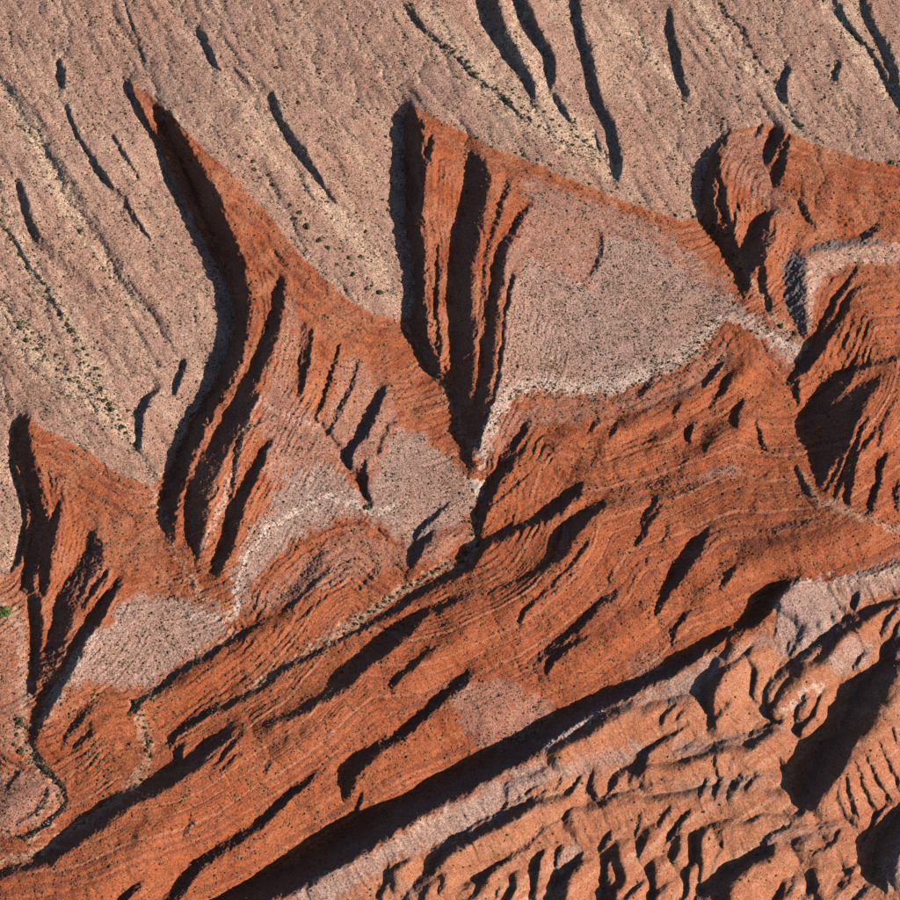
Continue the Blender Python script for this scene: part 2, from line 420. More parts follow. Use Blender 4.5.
tan = poly_mask(TAN_P, 0.5, 0.8)
bad = poly_mask(BAD_P, 1.5, 2.0)
pur = np.zeros((N, N), np.float32)
for txt, a in ((F2PUR, 1.0), (F2PINK, 0.62), (F1PUR, 0.95), (F1PINK, 0.5), (F4PUR, 0.95), (MIDPUR, 0.45), (STRIP1, 1.0), (STRIP2, 0.8),
               (STRIP3, 1.0), (DOME, 1.0), (STRIP4, 0.9), (F2TIP, 0.8), (F3DUST, 0.42), (F1LOW, 0.42), (F2LOW, 0.40), (LOWPUR, 0.35), (BLPUR, 0.35), (BLMOUND, 0.5), (SM1, .7), (SM2, .8), (SM3, .8), (SM4, 0.9)):
    pur = np.maximum(pur, a * poly_mask(txt, 3.4, 2.0))
pale = np.zeros((N, N), np.float32)
for txt, a in (("480,468,6 487,437,10 498,409,14 518,388,17 545,383,18 575,388,18 605,388,18 640,376,18 672,362,16 695,346,14 712,328,12 726,318,9 745,322,9 775,340,11 800,350,9", .55),
               ("234,616,5 237,588,6 244,562,7 268,530,5 300,508,5 325,497,5 345,500,5 370,510,5 385,513,6 400,505,3", .9),
               ("40,724,6 54,697,9 75,662,9 96,636,8", .5), ("470,482,7 477,486,13 482,482,5", 1.0),
               ("792,583,5 830,580,6 870,576,7 910,569,9", .6), ("777,606,3 785,592,3", .5),
               ("180,618,5 205,614,6 232,620,7", .5), ("258,396,3 275,411,4 300,420,4 318,427,4", .5),
               ("258,396,4 246,425,4 240,450,4 230,480,4 215,520,4 198,555,4", .55),
               ("300,890,8 345,868,8 390,846,7 430,820,7 450,808,6", .45), ("603,712,5 580,726,5 560,738,5 545,748,5", .8),
               ("525,256,3 545,264,3 586,290,3", .5), ("780,712,6 800,700,6 805,690,5 822,688,9", .6),
               ("690,352,8 640,380,9", .3), ("790,875,6 800,890,6", .4)):
    pale = np.maximum(pale, a * line_mask(txt, .7, 2.0))
pale = np.maximum(pale, 0.48 * poly_mask(F3WHITE, 1.4, 1.5))
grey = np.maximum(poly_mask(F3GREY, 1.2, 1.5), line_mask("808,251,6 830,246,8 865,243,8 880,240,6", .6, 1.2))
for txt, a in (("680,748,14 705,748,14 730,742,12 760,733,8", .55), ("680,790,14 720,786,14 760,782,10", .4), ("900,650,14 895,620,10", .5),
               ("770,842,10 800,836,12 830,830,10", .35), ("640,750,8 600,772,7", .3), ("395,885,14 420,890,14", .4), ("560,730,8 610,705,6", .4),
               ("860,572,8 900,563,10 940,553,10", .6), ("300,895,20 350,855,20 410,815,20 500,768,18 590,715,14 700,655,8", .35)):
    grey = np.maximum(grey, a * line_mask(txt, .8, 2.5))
sand = np.zeros((N, N), np.float32)
for txt, a in (("430,10,14 455,48,16 490,85,22 530,118,26 575,140,24 605,160,14 618,178,8", .9), ("508,30,7 528,62,8 545,100,9 560,120,9", 1.),
               ("512,0,8 520,25,7 538,50,6 545,75,6 552,92,7 565,115,9 590,138,12", 1.), ("470,0,8 485,30,8 500,60,8 520,90,10", .7),
               ("600,0,8 625,30,10 650,50,12 676,85,9 690,100,6", .7), ("690,0,8 720,30,10 750,65,9 780,100,8 800,128,6", .8),
               ("825,0,10 848,35,10 870,65,10 895,105,10", .9), ("8,95,10 30,130,18 45,160,18 62,190,14 80,220,12", .85),
               ("0,180,10 10,215,12 30,265,12 60,305,16 95,370,16 115,420,14 135,445,10", .8), ("0,310,18 30,345,20 70,385,18 105,415,14", .8),
               ("60,200,8 85,240,8 110,265,10 140,310,12", .8), ("240,130,10 275,160,12 300,180,12 340,220,12 370,260,12 395,300,16", .55),
               ("195,30,8 212,65,8 240,100,10 270,130,10", .6), ("60,60,8 70,110,7 90,165,7 110,190,8", .6), ("380,0,10 410,20,8 440,50,8", .5)):
    sand = np.maximum(sand, a * line_mask(txt, .9, 3.0))
sand = np.clip(sand +   .25 * np.clip(noise(10, 70, 1.2, math.radians(57), 5.0), 0, 1.6), 0, 1) * tan

# ------------------------------------------------------------------ relief from the scarps
G = {k: [np.zeros((N, N), np.float32), np.zeros((N, N), np.float32), np.zeros((N, N), np.float32)] for k in 'CLMFWBD'}
scarp = np.zeros((N, N), np.float32)
JIT = {'C': (2.3, 1.8), 'L': (1.3, 1.2), 'M': (1.1, 0.9), 'F': (0.8, 0.7), 'W': (1.0, 1.0)}
GAIN = {'C': 1.3, 'L': 1.38, 'M': 1.3, 'F': 1.5, 'W': 1.0}
FACE = {'C': 1.0, 'L': 0.95, 'M': 0.95, 'F': 1.0, 'W': 1.1}
for ln in SCARPS.strip().splitlines():
    f = ln.split()
    S, kd, P = float(f[0]), f[1], parse(' '.join(f[2:]))
    j1, j2 = JIT[kd]
    gx, gy, gm = G[kd]
    xs0 = [p[0] for p in P]; ys0 = [p[1] for p in P]
    m = max(p[2] for p in P) + 12
    a0 = int(max(0, min(xs0) - m + PAD)); a1 = int(min(N, max(xs0) + m + PAD))
    b0 = int(max(0, min(ys0) - m + PAD)); b1 = int(min(N, max(ys0) + m + PAD))
    if a0 >= a1 or b0 >= b1:
        continue
    sl = (slice(b0, b1), slice(a0, a1))
    X = uu[sl] + jx1[sl] * j1 + jx2[sl] * j2
    Y = vv[sl] + jy1[sl] * j1 + jy2[sl] * j2
    best = np.full(X.shape, 9.0, np.float32)
    sgn = np.zeros(X.shape, np.float32)
    nxs = np.zeros(X.shape, np.float32); nys = np.zeros(X.shape, np.float32)
    # normals averaged at the joints so that the face turns smoothly
    seg = []
    for (x0, y0, w0), (x1, y1, w1) in zip(P[:-1], P[1:]):
        dx, dy = x1 - x0, y1 - y0
        L = math.hypot(dx, dy) + 1e-6
        nx, ny = -dy / L, dx / L
        if nx * 1.0 + ny * 0.45 < 0:
            nx, ny = -nx, -ny
        seg.append((nx, ny))
    for i, ((x0, y0, w0), (x1, y1, w1)) in enumerate(zip(P[:-1], P[1:])):
        fr = FACE[kd]
        nx, ny = seg[i]
        s0, s1 = (1 - fr) / 2 * w0, (1 - fr) / 2 * w1
        ax, ay, bx_, by_ = x0 + nx * s0, y0 + ny * s0, x1 + nx * s1, y1 + ny * s1
        dx, dy = bx_ - ax, by_ - ay
        L2 = dx * dx + dy * dy + 1e-6
        t = np.clip(((X - ax) * dx + (Y - ay) * dy) / L2, 0, 1)
        d = np.hypot(X - ax - t * dx, Y - ay - t * dy)
        hw = np.maximum((w0 + (w1 - w0) * t) / 2 * fr, 0.6)
        q = d / hw
        p0 = seg[max(i - 1, 0)]; p2 = seg[min(i + 1, len(seg) - 1)]
        na = ((p0[0] + nx) / 2, (p0[1] + ny) / 2); nb = ((p2[0] + nx) / 2, (p2[1] + ny) / 2)
        up = q < best
        best = np.where(up, q, best)
        sgn = np.where(up, ((X - ax - t * dx) * nx + (Y - ay - t * dy) * ny) / hw, sgn)
        nxs = np.where(up, na[0] * (1 - t) + nb[0] * t, nxs)
        nys = np.where(up, na[1] * (1 - t) + nb[1] * t, nys)
    wgt = (1 - (smooth(0.35, 1.3, best) if kd == 'W' else smooth(0.7, 1.25, best))) * S * GAIN[kd]
    mid_p = P[len(P) // 2]
    acc_kd = kd
    if kd in 'MFL' and bad[int(np.clip(mid_p[1] + PAD, 0, N - 1)), int(np.clip(mid_p[0] + PAD, 0, N - 1))] > .5:
        wgt = wgt * (1.35 - 0.75 * smooth(-0.3, 1.1, sgn))       # soft clay: sharp foot, rounded crest
        acc_kd = 'D' if kd == 'L' else 'B'
        wgt = wgt * (1.0 if kd == 'L' else 0.8)
    gx, gy, gm = G[acc_kd]
    up = wgt > gm[sl]
    gm[sl] = np.where(up, wgt, gm[sl])
    gx[sl] = np.where(up, wgt * nxs, gx[sl])
    gy[sl] = np.where(up, wgt * nys, gy[sl])
    scarp[sl] = np.maximum(scarp[sl], 1 - smooth(0.7, 1.3, best))

def integrate(gx, gy, lam):
    k2 = (2 * math.pi) ** 2 * (kx * kx + ky * ky)
    num = -(2j * math.pi) * (kx * np.fft.rfft2(gx) + ky * np.fft.rfft2(gy))
    return np.fft.irfft2(num / (k2 + 1.0 / lam ** 2), s=(N, N)).astype(np.float32)

H = (integrate(G['C'][0], G['C'][1], 120) + integrate(G['L'][0], G['L'][1], 100)
     + integrate(G['M'][0], G['M'][1], 32) + integrate(G['F'][0], G['F'][1], 16)
     + integrate(G['W'][0], G['W'][1], 25) + integrate(G['B'][0], G['B'][1], 20) + integrate(G['D'][0], G['D'][1], 60))

BUMPS = ((822, 625, 5, 6, 0, 3.5), (837, 617, 5, 6, 0, 3.5), (847, 610, 5, 6, 0, 3.5), (500, 712, 42, 28, -20, 7),
         (395, 778, 42, 24, -30, 8), (240, 862, 62, 18, -35, 6), (592, 655, 45, 20, -40, 6), (640, 622, 40, 18, -40, 5), (722, 590, 50, 22, -35, 8),
         (800, 552, 60, 20, -12, 7), (560, 566, 52, 14, -40, 6), (430, 662, 62, 16, -38, 5), (300, 745, 60, 18, -34, 5), (150, 840, 60, 20, -36, 6), (330, 800, 40, 20, -30, 6),
         (690, 402, 24, 12, -30, 6), (642, 422, 24, 11, -25, 5.5), (565, 445, 42, 18, -35, 6), (742, 428, 20, 16, -30, 7), (745, 372, 24, 12, -42, 6), (718, 440, 20, 12, -30, 6), (610, 440, 20, 12, -25, 5), (668, 440, 22, 10, -15, 5), (600, 470, 60, 12, -15, 4),
         (700, 455, 40, 10, -5, 4), (870, 320, 30, 26, -40, 6), (890, 430, 34, 40, -60, 6), (835, 180, 50, 26, 20, 5), (110, 720, 30, 22, -40, 5), (290, 620, 50, 16, -35, 5),
         (22, 802, 36, 20, -20, 6), (440, 545, 24, 12, -35, 4), (195, 680, 50, 10, -32, 4), (330, 690, 60, 9, -32, 3))
for bx0, by0, rx, ry, ang, hh in BUMPS:
    c, s_ = math.cos(math.radians(ang)), math.sin(math.radians(ang))
    qx = ((uu - bx0) * c + (vv - by0) * s_) / rx
    qy = (-(uu - bx0) * s_ + (vv - by0) * c) / ry
    H += hh * (1.4 if by0 > 430 else 1.15) * np.exp(-(qx * qx + qy * qy) * 1.1)
H += 12 * np.maximum(line_mask('-60,905,120 60,868,120 200,790,118 350,702,118 480,625,110 600,568,100 720,540,90 860,535,80', 1.0, 0), 0)

hill = np.zeros((N, N), np.float32)
X_ = uu + jx2 * 0.35 + jx1 * .12 + 1.8 * noise(40, 90); Y_ = vv + jy2 * 0.35 + jy1 * .12 + 1.8 * noise(40, 90)
for ln in RIDGES.strip().splitlines():
    P = parse(ln)
    xs0 = [p[0] for p in P]; ys0 = [p[1] for p in P]; m = 60
    a0 = int(max(0, min(xs0) - m + PAD)); a1 = int(min(N, max(xs0) + m + PAD)); b0 = int(max(0, min(ys0) - m + PAD)); b1 = int(min(N, max(ys0) + m + PAD))
    sl = (slice(b0, b1), slice(a0, a1)); X, Y = X_[sl], Y_[sl]
    for (x0, y0, w0, h0), (x1, y1, w1, h1) in zip(P[:-1], P[1:]):
        dx, dy = x1 - x0, y1 - y0
        L = math.hypot(dx, dy) + 1e-6
        nx, ny = -dy / L, dx / L
        if nx + ny * .45 < 0: nx, ny = -nx, -ny
        t = np.clip(((X - x0) * dx + (Y - y0) * dy) / L ** 2, 0, 1)
        ex, ey = X - x0 - t * dx, Y - y0 - t * dy
        d = np.hypot(ex, ey); side = (ex * nx + ey * ny) / (d + 1e-3)
        w = (w0 + (w1 - w0) * t) * (1.0 + 0.40 * side)
        q = d / w
        hill[sl] = np.maximum(hill[sl], (h0 + (h1 - h0) * t) * np.clip(1 - q ** 1.7, 0, 1))
H += 0.85 * blur(hill, 1.0)
H -= 3.0 * line_mask('316,422,7 335,446,9 352,470,9 367,503,8', 1.0, .5)

# fluting: noise smeared down the slope
def streaks(h, lo, hi, steps=14, step=1.0):
    n = noise(lo, hi, 0.3)
    hb = blur(h, 2.0)
    gy_, gx_ = np.gradient(hb)
    L = np.hypot(gx_, gy_) + 0.03
    gx_, gy_ = gx_ / L * step, gy_ / L * step
    acc = n.copy()
    for sgn in (-1, 1):
        X, Y = uu.copy(), vv.copy()
        for k in range(steps):
            dx = bilin(gx_, X, Y); dy = bilin(gy_, X, Y)
            X = X + sgn * dx; Y = Y + sgn * dy
            acc += bilin(n, X, Y)
    return acc / acc.std()

TILT_X, TILT_V = -0.10, -0.20        # ground rises to the left and away from the camera
def base(u, v):
    u = np.clip(u, -260, 1160) - 450.0
    v = np.clip(v, -260, 1160) - 450.0
    return TILT_X * u + TILT_V * v

red = np.clip(1 - tan - bad, 0, 1)
hb = H + base(uu, vv)
rill = streaks(hb, 3.0, 9.0)
rill2 = streaks(hb, 7.0, 22.0, 24)
strike = math.radians(-32)
H += (rill * (0.09 * bad + 0.05 * red * (1 - pur) + 0.02 * tan) + rill2 * (0.20 * bad + 0.07 * red * (1 - .6 * pur) + .03 * tan))
H += noise(12, 46, 1.2, math.radians(57), 6.0) * 0.30 * np.clip(.8 + .7 * noise(60, 200, 1.0), .1, 2) * tan
H += noise(14, 60, 1.6) * (0.4 * bad + 0.5 * red * (1 - .5 * pur) + 0.35 * tan)
H += noise(5, 16, 1.2) * (0.04 * bad + 0.04 * red + 0.06 * tan)
H += noise(2.0, 5, 0.4) * (0.05 - 0.025 * bad + 0.03 * red * (1 - pur) + 0.10 * scarp)
H += noise(5, 16, 1.0, strike, 6.0) * 0.05 * red * (1 - 0.6 * pur)
H += noise(5, 16, 1.0, math.radians(58), 5.0) * 0.12 * tan
# bedding: the beds wrap round the flatirons, so their edges run parallel to the contact with the tan slope
def distance_to(mask):
    m = mask[::2, ::2]
    n = m.shape[0]
    yy, xx = np.mgrid[0:n, 0:n].astype(np.float32)
    bx = np.where(m, xx, 1e6).astype(np.float32); by = np.where(m, yy, 1e6).astype(np.float32)
    best = np.where(m, 0, 1e12).astype(np.float32)
    st = 256
    while st >= 1:
        for ox in (-st, 0, st):
            for oy in (-st, 0, st):
                if ox == 0 and oy == 0: continue
                tx = np.full_like(bx, 1e6); ty = np.full_like(by, 1e6)
                ya, yb = max(0, oy), min(n, n + oy); xa, xb = max(0, ox), min(n, n + ox)
                tx[ya:yb, xa:xb] = bx[ya - oy:yb - oy, xa - ox:xb - ox]
                ty[ya:yb, xa:xb] = by[ya - oy:yb - oy, xa - ox:xb - ox]
                d = (tx - xx) ** 2 + (ty - yy) ** 2
                up = d < best
                best = np.where(up, d, best); bx = np.where(up, tx, bx); by = np.where(up, ty, by)
        st //= 2
    d = np.sqrt(best) * 2
    out = np.repeat(np.repeat(d, 2, 0), 2, 1)[:N, :N].astype(np.float32)
    return blur(out, 1.5)
DT = distance_to(tan > .5)
RIDGE_D = (450 - uu) * -0.45 + (vv - 450) * 0.89          # across the long ridge
BELOW_P = """-150,760 0,742 40,730 112,690 182,662 232,626 240,602 268,564 325,524 380,520 400,544 474,520 481,470 500,413 545,391 600,398 640,382
700,358 724,322 770,338 804,356 812,338 816,298 829,278 854,266 1050,264 1050,1050 -150,1050"""
below = poly_mask(BELOW_P, 0.8, 0.8)
cap = tan.copy()
for txt in (F2PUR, F1PUR, F4PUR, F3WHITE, F2TIP):
    cap = np.maximum(cap, poly_mask(txt, 1.0, 1.0))
DT2 = distance_to(cap > .5)
far_ = smooth(70, 190, DT)
far2 = smooth(60, 170, DT2)
relief = H - blur(H, 30)
S_up = DT - 0.5 * relief
S_lo = DT2 * (1 - far2) + (0.6 * DT2 + 0.4 * (RIDGE_D + 150)) * far2 - 0.7 * relief
S0 = np.where(below > .5, S_lo + 310.0, S_up) + 0.45 * jx2 + 0.3 * jx1 + 1.2 * noise(30, 120, 1.5)
S0 = S0.astype(np.float32)
knots = np.cumsum(rng.uniform(2.6, 9.0, 600)) - 500.0
hard_bed = rng.uniform(-1, 1, 600)
hard_bed[::2] = np.abs(hard_bed[::2]); hard_bed[1::2] = -np.abs(hard_bed[1::2])
def beds(x):
    """ledge profile: climbs quickly at the outer edge of a bed, falls slowly towards the next"""
    k = np.clip(np.searchsorted(knots, x.ravel()) - 1, 0, 598)
    t = (x.ravel() - knots[k]) / (knots[k + 1] - knots[k])
    amp = (0.35 + 0.65 * np.abs(hard_bed[k])) * np.minimum(1.0, (knots[k + 1] - knots[k]) / 6.0)
    y = np.where(t < .22, t / .22, 1 - (t - .22) / .78) - .5
    return (y * amp).reshape(x.shape).astype(np.float32), hard_bed[k].reshape(x.shape).astype(np.float32)
led, bedtone = beds(S0)
led = blur(led, 0.5)
amount = np.clip(0.75 + 0.5 * noise(20, 90, 1.0), 0.15, 1.5)
H += led * amount * ((2.0 - 1.0 * far2 * below) * red * (1 - 0.4 * pur) + 0.12 * bad)
H += np.tanh(2.5 * noise(3.2, 9, .6)) * 0.35 * scarp * red
# running water: drain a half-size copy of the relief, then cut its channels
import heapq
def drainage(h):
    q = h[::2, ::2]
    n = q.shape[0]
    hl = q.ravel().tolist()
    done = bytearray(n * n); par = [-1] * (n * n); order = []
    heap = []
    for k in range(n):
        for c in (k, (n - 1) * n + k, k * n, k * n + n - 1):
            if not done[c]:
                done[c] = 1; heap.append((hl[c], c))
    heapq.heapify(heap)
    push, pop = heapq.heappush, heapq.heappop
    nb = (-1, 1, -n, n, -n - 1, -n + 1, n - 1, n + 1)
    while heap:
        z, c = pop(heap)
        order.append(c)
        x = c % n
        if x == 0 or x == n - 1 or c < n or c >= n * n - n:
            cand = [c + d for d in nb if 0 <= c + d < n * n and abs((c + d) % n - x) <= 1]
        else:
            cand = [c + d for d in nb]
        for d in cand:
            if not done[d]:
                done[d] = 1; par[d] = c
                w = hl[d]
                push(heap, (w if w > z else z, d))
    acc = [1.0] * (n * n)
    for c in reversed(order):
        p = par[c]
        if p >= 0:
            acc[p] += acc[c]
    a = np.log2(np.array(acc, np.float32).reshape(n, n))
    out = np.zeros((N, N), np.float32)
    out[::2, ::2] = a; out[1::2, ::2] = a; out[::2, 1::2] = a; out[1::2, 1::2] = a
    return out
wob = 0.35 * noise(2, 6, .3) + 0.5 * noise(6, 16, .8)
flow = drainage(H + base(uu, vv) + wob)
def carve(flow, lo):
    chan = np.clip(flow - lo, 0, 7)
    return 0.7 * blur(chan, 0.9) + 0.7 * blur(chan, 2.5)
H -= carve(flow, 3.0) * (0.09 * bad + 0.13 * red * (1 - 0.7 * pur) * (1 - scarp) + 0.12 * tan)
flow = drainage(H + base(uu, vv) + wob)
H -= carve(flow, 2.0) * (0.12 * bad + 0.06 * red * (1 - 0.7 * pur) * (1 - scarp) + 0.07 * tan)
wash_bed = np.clip(blur(np.clip(flow - 7.0, 0, 3) / 3.0, 1.2) * 1.6, 0, 1)
edge = smooth(-PAD, -60, uu) * smooth(-PAD, -60, vv) * smooth(900 + PAD, 960, uu) * smooth(900 + PAD, 960, vv)
H *= edge

# ------------------------------------------------------------------ pixel + height -> place on the ground
cp, sp = math.cos(PITCH), math.sin(PITCH)
def place(u, v, z):
    """point at height z (metres) seen at photo pixel u, v"""
    a = (u - 450.0) / FPX
    b = (450.0 - v) / FPX
    dx, dy, dz = a, cp + b * sp, -sp + b * cp
    t = (z - cam.location.z) / dz
    return dx * t, cam.location.y + dy * t, z + 0 * t

def height_at(u, v):
    return (bilin(H, np.asarray(u, np.float32), np.asarray(v, np.float32)) + base(u, v)) * MPP

def axis(lo, hi, far):
    c = list(np.arange(lo, hi + 0.5, 1.0))
    left, x, st = [], lo, 2.0
    while x > -far:
        x -= st; left.append(x)
        st = 4.0 if x > -PAD else min(st * 1.25, 160)
    right, x, st = [], hi, 2.0
    while x < 900 + far:
        x += st; right.append(x)
        st = 4.0 if x < 900 + PAD else min(st * 1.25, 160)
    return np.array(left[::-1] + c + right, np.float32)
ax_u = axis(-16, 916, 2600)
ax_v = axis(-16, 916, 2500)
gu, gv = np.meshgrid(ax_u, ax_v)
zz = height_at(gu, gv)
px, py, pz = place(gu, gv, zz)
Pg = np.stack([px, py, pz], -1).astype(np.float32)
du = np.gradient(Pg, axis=1); dv = np.gradient(Pg, axis=0)
Nn = np.cross(dv, du)
Nn /= np.linalg.norm(Nn, axis=-1, keepdims=True) + 1e-12
Nn *= np.where(Nn[..., 2:3] < 0, -1, 1)

# ------------------------------------------------------------------ materials
def newmat(name):
    m = bpy.data.materials.new(name)
    m.use_nodes = True
    return m, m.node_tree.nodes, m.node_tree.links

def soil_material():
    m, n, l = newmat("badland_soil")
    bs = n["Principled BSDF"]
    bs.inputs["Roughness"].default_value = 0.95
    bs.inputs["Specular IOR Level"].default_value = 0.1
    geo = n.new("ShaderNodeNewGeometry")
    def attr(nm):
        a = n.new("ShaderNodeAttribute"); a.attribute_name = nm
        s = n.new("ShaderNodeSeparateColor"); l.new(a.outputs["Color"], s.inputs[0])
        return s.outputs[0], s.outputs[1], s.outputs[2]
    def nz(scale, detail=4, rough=.6, vec=None):
        t = n.new("ShaderNodeTexNoise"); t.inputs["Scale"].default_value = scale
        t.inputs["Detail"].default_value = detail; t.inputs["Roughness"].default_value = rough
        l.new(vec or geo.outputs["Position"], t.inputs["Vector"])
        return t.outputs["Fac"]
    def rmp(x, a, b, lo=0.0, hi=1.0):
        r = n.new("ShaderNodeMapRange"); r.inputs[1].default_value = a; r.inputs[2].default_value = b
        r.inputs[3].default_value = lo; r.inputs[4].default_value = hi
        l.new(x, r.inputs[0]); return r.outputs[0]
    def mixc(f, a, b, mode='MIX'):
        x = n.new("ShaderNodeMix"); x.data_type = 'RGBA'; x.blend_type = mode
        if isinstance(f, float): x.inputs[0].default_value = f
        else: l.new(f, x.inputs[0])
        for v, i in ((a, 6), (b, 7)):
            if isinstance(v, tuple): x.inputs[i].default_value = (*v, 1)
            else: l.new(v, x.inputs[i])
        return x.outputs[2]
    def mul(a, b):
        x = n.new("ShaderNodeMath"); x.operation = 'MULTIPLY'
        for v, i in ((a, 0), (b, 1)):
            if isinstance(v, float): x.inputs[i].default_value = v
            else: l.new(v, x.inputs[i])
        return x.outputs[0]
    tan_, pur_, pale_ = attr("soil_a")
    bad_, sand_, grey_ = attr("soil_b")
    big = nz(0.018, 5, .6); mid = nz(0.12, 5, .65); fine = nz(0.9, 4, .7); grit = nz(2.6, 3, .8)
    # red beds: brick to orange, thin paler and darker beds following the strata
    at = n.new("ShaderNodeAttribute"); at.attribute_name = "strata"
    bed = at.outputs["Fac"]                               # -1 soft shale .. 1 hard bed
    vary = rmp(nz(.03, 3, .6), .35, .65, .45, 1.0)
    redc = mixc(rmp(mid, .35, .65), (.172, .043, .0175), (.212, .058, .0235))
    redc = mixc(rmp(big, .38, .62), redc, mixc(.5, redc, (.245, .080, .035)))
    redc = mixc(mul(rmp(bed, -.25, -.95, 0, .75), vary), redc, (.108, .032, .021))
    redc = mixc(mul(rmp(bed, .35, .80, 0, .45), vary), redc, (.238, .085, .043))
    redc = mixc(mul(rmp(bed, .72, .90, 0, .30), vary), redc, (.255, .120, .075))
    da = n.new("ShaderNodeAttribute"); da.attribute_name = "soil_a"
    redc = mixc(mul(da.outputs["Alpha"], .75), redc, (.252, .104, .058))
    orc = mixc(rmp(mid, .35, .65), (.222, .090, .047), (.268, .120, .069))
    orc = mixc(mul(rmp(bed, -.2, -.9, 0, .7), vary), orc, (.175, .058, .033))
    orc = mixc(mul(rmp(bed, .45, .9, 0, .65), vary), orc, (.270, .165, .115))
    orc = mixc(rmp(big, .40, .60, 0, .5), orc, (.225, .076, .038))
    tanc = mixc(rmp(mid, .35, .65), (.205, .121, .094), (.258, .157, .123))
    tanc = mixc(rmp(big, .35, .65, 0, .55), tanc, (.235, .126, .088))
    sandc = (mixc(rmp(fine, .3, .7), (.300, .198, .140), (.40, .285, .208)))
    purc = mixc(rmp(mid, .35, .65), (.200, .126, .104), (.250, .164, .138))
    purc = mixc(rmp(big, .4, .62, 0, .5), purc, (.235, .125, .088))
    palec = mixc(rmp(fine, .3, .7), (.29, .215, .178), (.41, .315, .265))
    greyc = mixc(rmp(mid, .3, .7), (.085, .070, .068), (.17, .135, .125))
    c = mixc(bad_, redc, orc)
    c = mixc(tan_, c, tanc)
    c = mixc(sand_, c, sandc)
    edgy = nz(.35, 4, .7)
    def breakup(w):            # a soft weight broken up by soil patches
        a = n.new("ShaderNodeMath"); a.operation = 'ADD'; l.new(w, a.inputs[0]); l.new(rmp(edgy, .3, .7, -.22, .22), a.inputs[1])
        return rmp(a.outputs[0], .12, .88)
    c = mixc(mul(breakup(pur_), rmp(pur_, 0, .06)), c, purc)
    c = mixc(mul(breakup(pale_), rmp(pale_, 0, .06)), c, palec)
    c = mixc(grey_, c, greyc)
    # duller rock tone painted on the steep faces so their shade looks less red
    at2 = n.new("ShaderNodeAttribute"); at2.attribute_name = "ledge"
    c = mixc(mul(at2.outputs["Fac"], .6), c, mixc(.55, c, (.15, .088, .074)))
    # gravel, crusts and small plants
    g1 = nz(1.25, 2, .6); g2 = nz(0.55, 3, .7)
    soft = n.new("ShaderNodeMath"); soft.operation = 'MAXIMUM'; l.new(tan_, soft.inputs[0]); l.new(pur_, soft.inputs[1])
    def grey(x):
        k = n.new("ShaderNodeCombineColor")
        for i in range(3): l.new(x, k.inputs[i])
        return k.outputs[0]
    c = mixc(1.0, c, mixc(soft.outputs[0], grey(rmp(g1, .30, .70, .56, 1.40)), grey(rmp(g1, .30, .70, .34, 1.52))), 'MULTIPLY')
    c = mixc(1.0, c, grey(rmp(g2, .30, .70, .85, 1.15)), 'MULTIPLY')
    c = mixc(rmp(grit, .62, .74, 0, .5), c, (.07, .045, .032))
    l.new(c, bs.inputs["Base Color"])
    b = n.new("ShaderNodeBump"); b.inputs["Strength"].default_value = 1.0; b.inputs["Distance"].default_value = 0.42
    l.new(nz(1.0, 3, .6), b.inputs["Height"])
    l.new(b.outputs[0], bs.inputs["Normal"])
    return m
SOIL = soil_material()

def plant_material(name, c0, c1):
    m, n, l = newmat(name)
    bs = n["Principled BSDF"]; bs.inputs["Roughness"].default_value = 0.9
    bs.inputs["Specular IOR Level"].default_value = 0.1
    geo = n.new("ShaderNodeNewGeometry")
    t = n.new("ShaderNodeTexNoise"); t.inputs["Scale"].default_value = 0.9; t.inputs["Detail"].default_value = 2
    l.new(geo.outputs["Position"], t.inputs["Vector"])
    r = n.new("ShaderNodeValToRGB")
    r.color_ramp.elements[0].position = .35; r.color_ramp.elements[0].color = (*c0, 1)
    r.color_ramp.elements[1].position = .65; r.color_ramp.elements[1].color = (*c1, 1)
    l.new(t.outputs["Fac"], r.inputs[0]); l.new(r.outputs[0], bs.inputs["Base Color"])
    return m
BRUSH = plant_material("dry_brush", (.036, .028, .018), (.115, .092, .055))
LEAF = plant_material("shrub_leaf", (.034, .036, .016), (.070, .070, .030))
GREEN = plant_material("green_leaf", (.045, .066, .018), (.085, .112, .034))

# ------------------------------------------------------------------ ground, cut along the washes and contacts
def hard(txt):
    P = parse(txt); X, Y = gu[:-1, :-1] + .5, gv[:-1, :-1] + .5
    ins = np.zeros(X.shape, bool)
    for k in range(len(P)):
        (x0, y0), (x1, y1) = P[k], P[(k + 1) % len(P)]
        if y0 != y1:
            ins ^= ((y0 > Y) != (y1 > Y)) & (X < (x1 - x0) * (Y - y0) / (y1 - y0) + x0)
    return ins
fu = np.clip(gu[:-1, :-1] + .5, -149, 1048); fv = np.clip(gv[:-1, :-1] + .5, -149, 1048)
f_tan = bilin(tan, fu, fv) > .5
f_bad = hard(BAD_P.replace('1050', '9000').replace('150,9000', '-2000,9000'))
left_p = "-9000,560 11,574 24,585 33,600 34,640 30,690 34,735 50,772 66,797 60,815 30,842 0,842 -9000,842"
f4_p = "10,400 160,440 160,500 168,525 182,562 198,592 236,620 222,648 160,690 134,710 147,738 146,760 120,795 40,858 -9000,885 -9000,842 0,842 30,842 60,815 66,797 50,772 34,735 30,690 34,640 33,600 24,585 11,574 0,500"
f1_p = "100,60 395,317 412,330 440,370 468,445 478,482 481,535 470,566 450,577 355,631 275,673 222,708 172,742 150,770 120,795 146,760 147,738 134,710 160,690 222,648 236,620 198,592 182,562 168,525 160,500 150,400 190,200"
f2_p = "395,317 390,90 695,216 722,240 740,258 772,318 812,350 792,384 803,420 800,468 812,496 740,492 700,486 650,498 605,505 580,492 545,518 505,534 480,547 470,566 481,535 478,482 468,445 440,370 412,330"
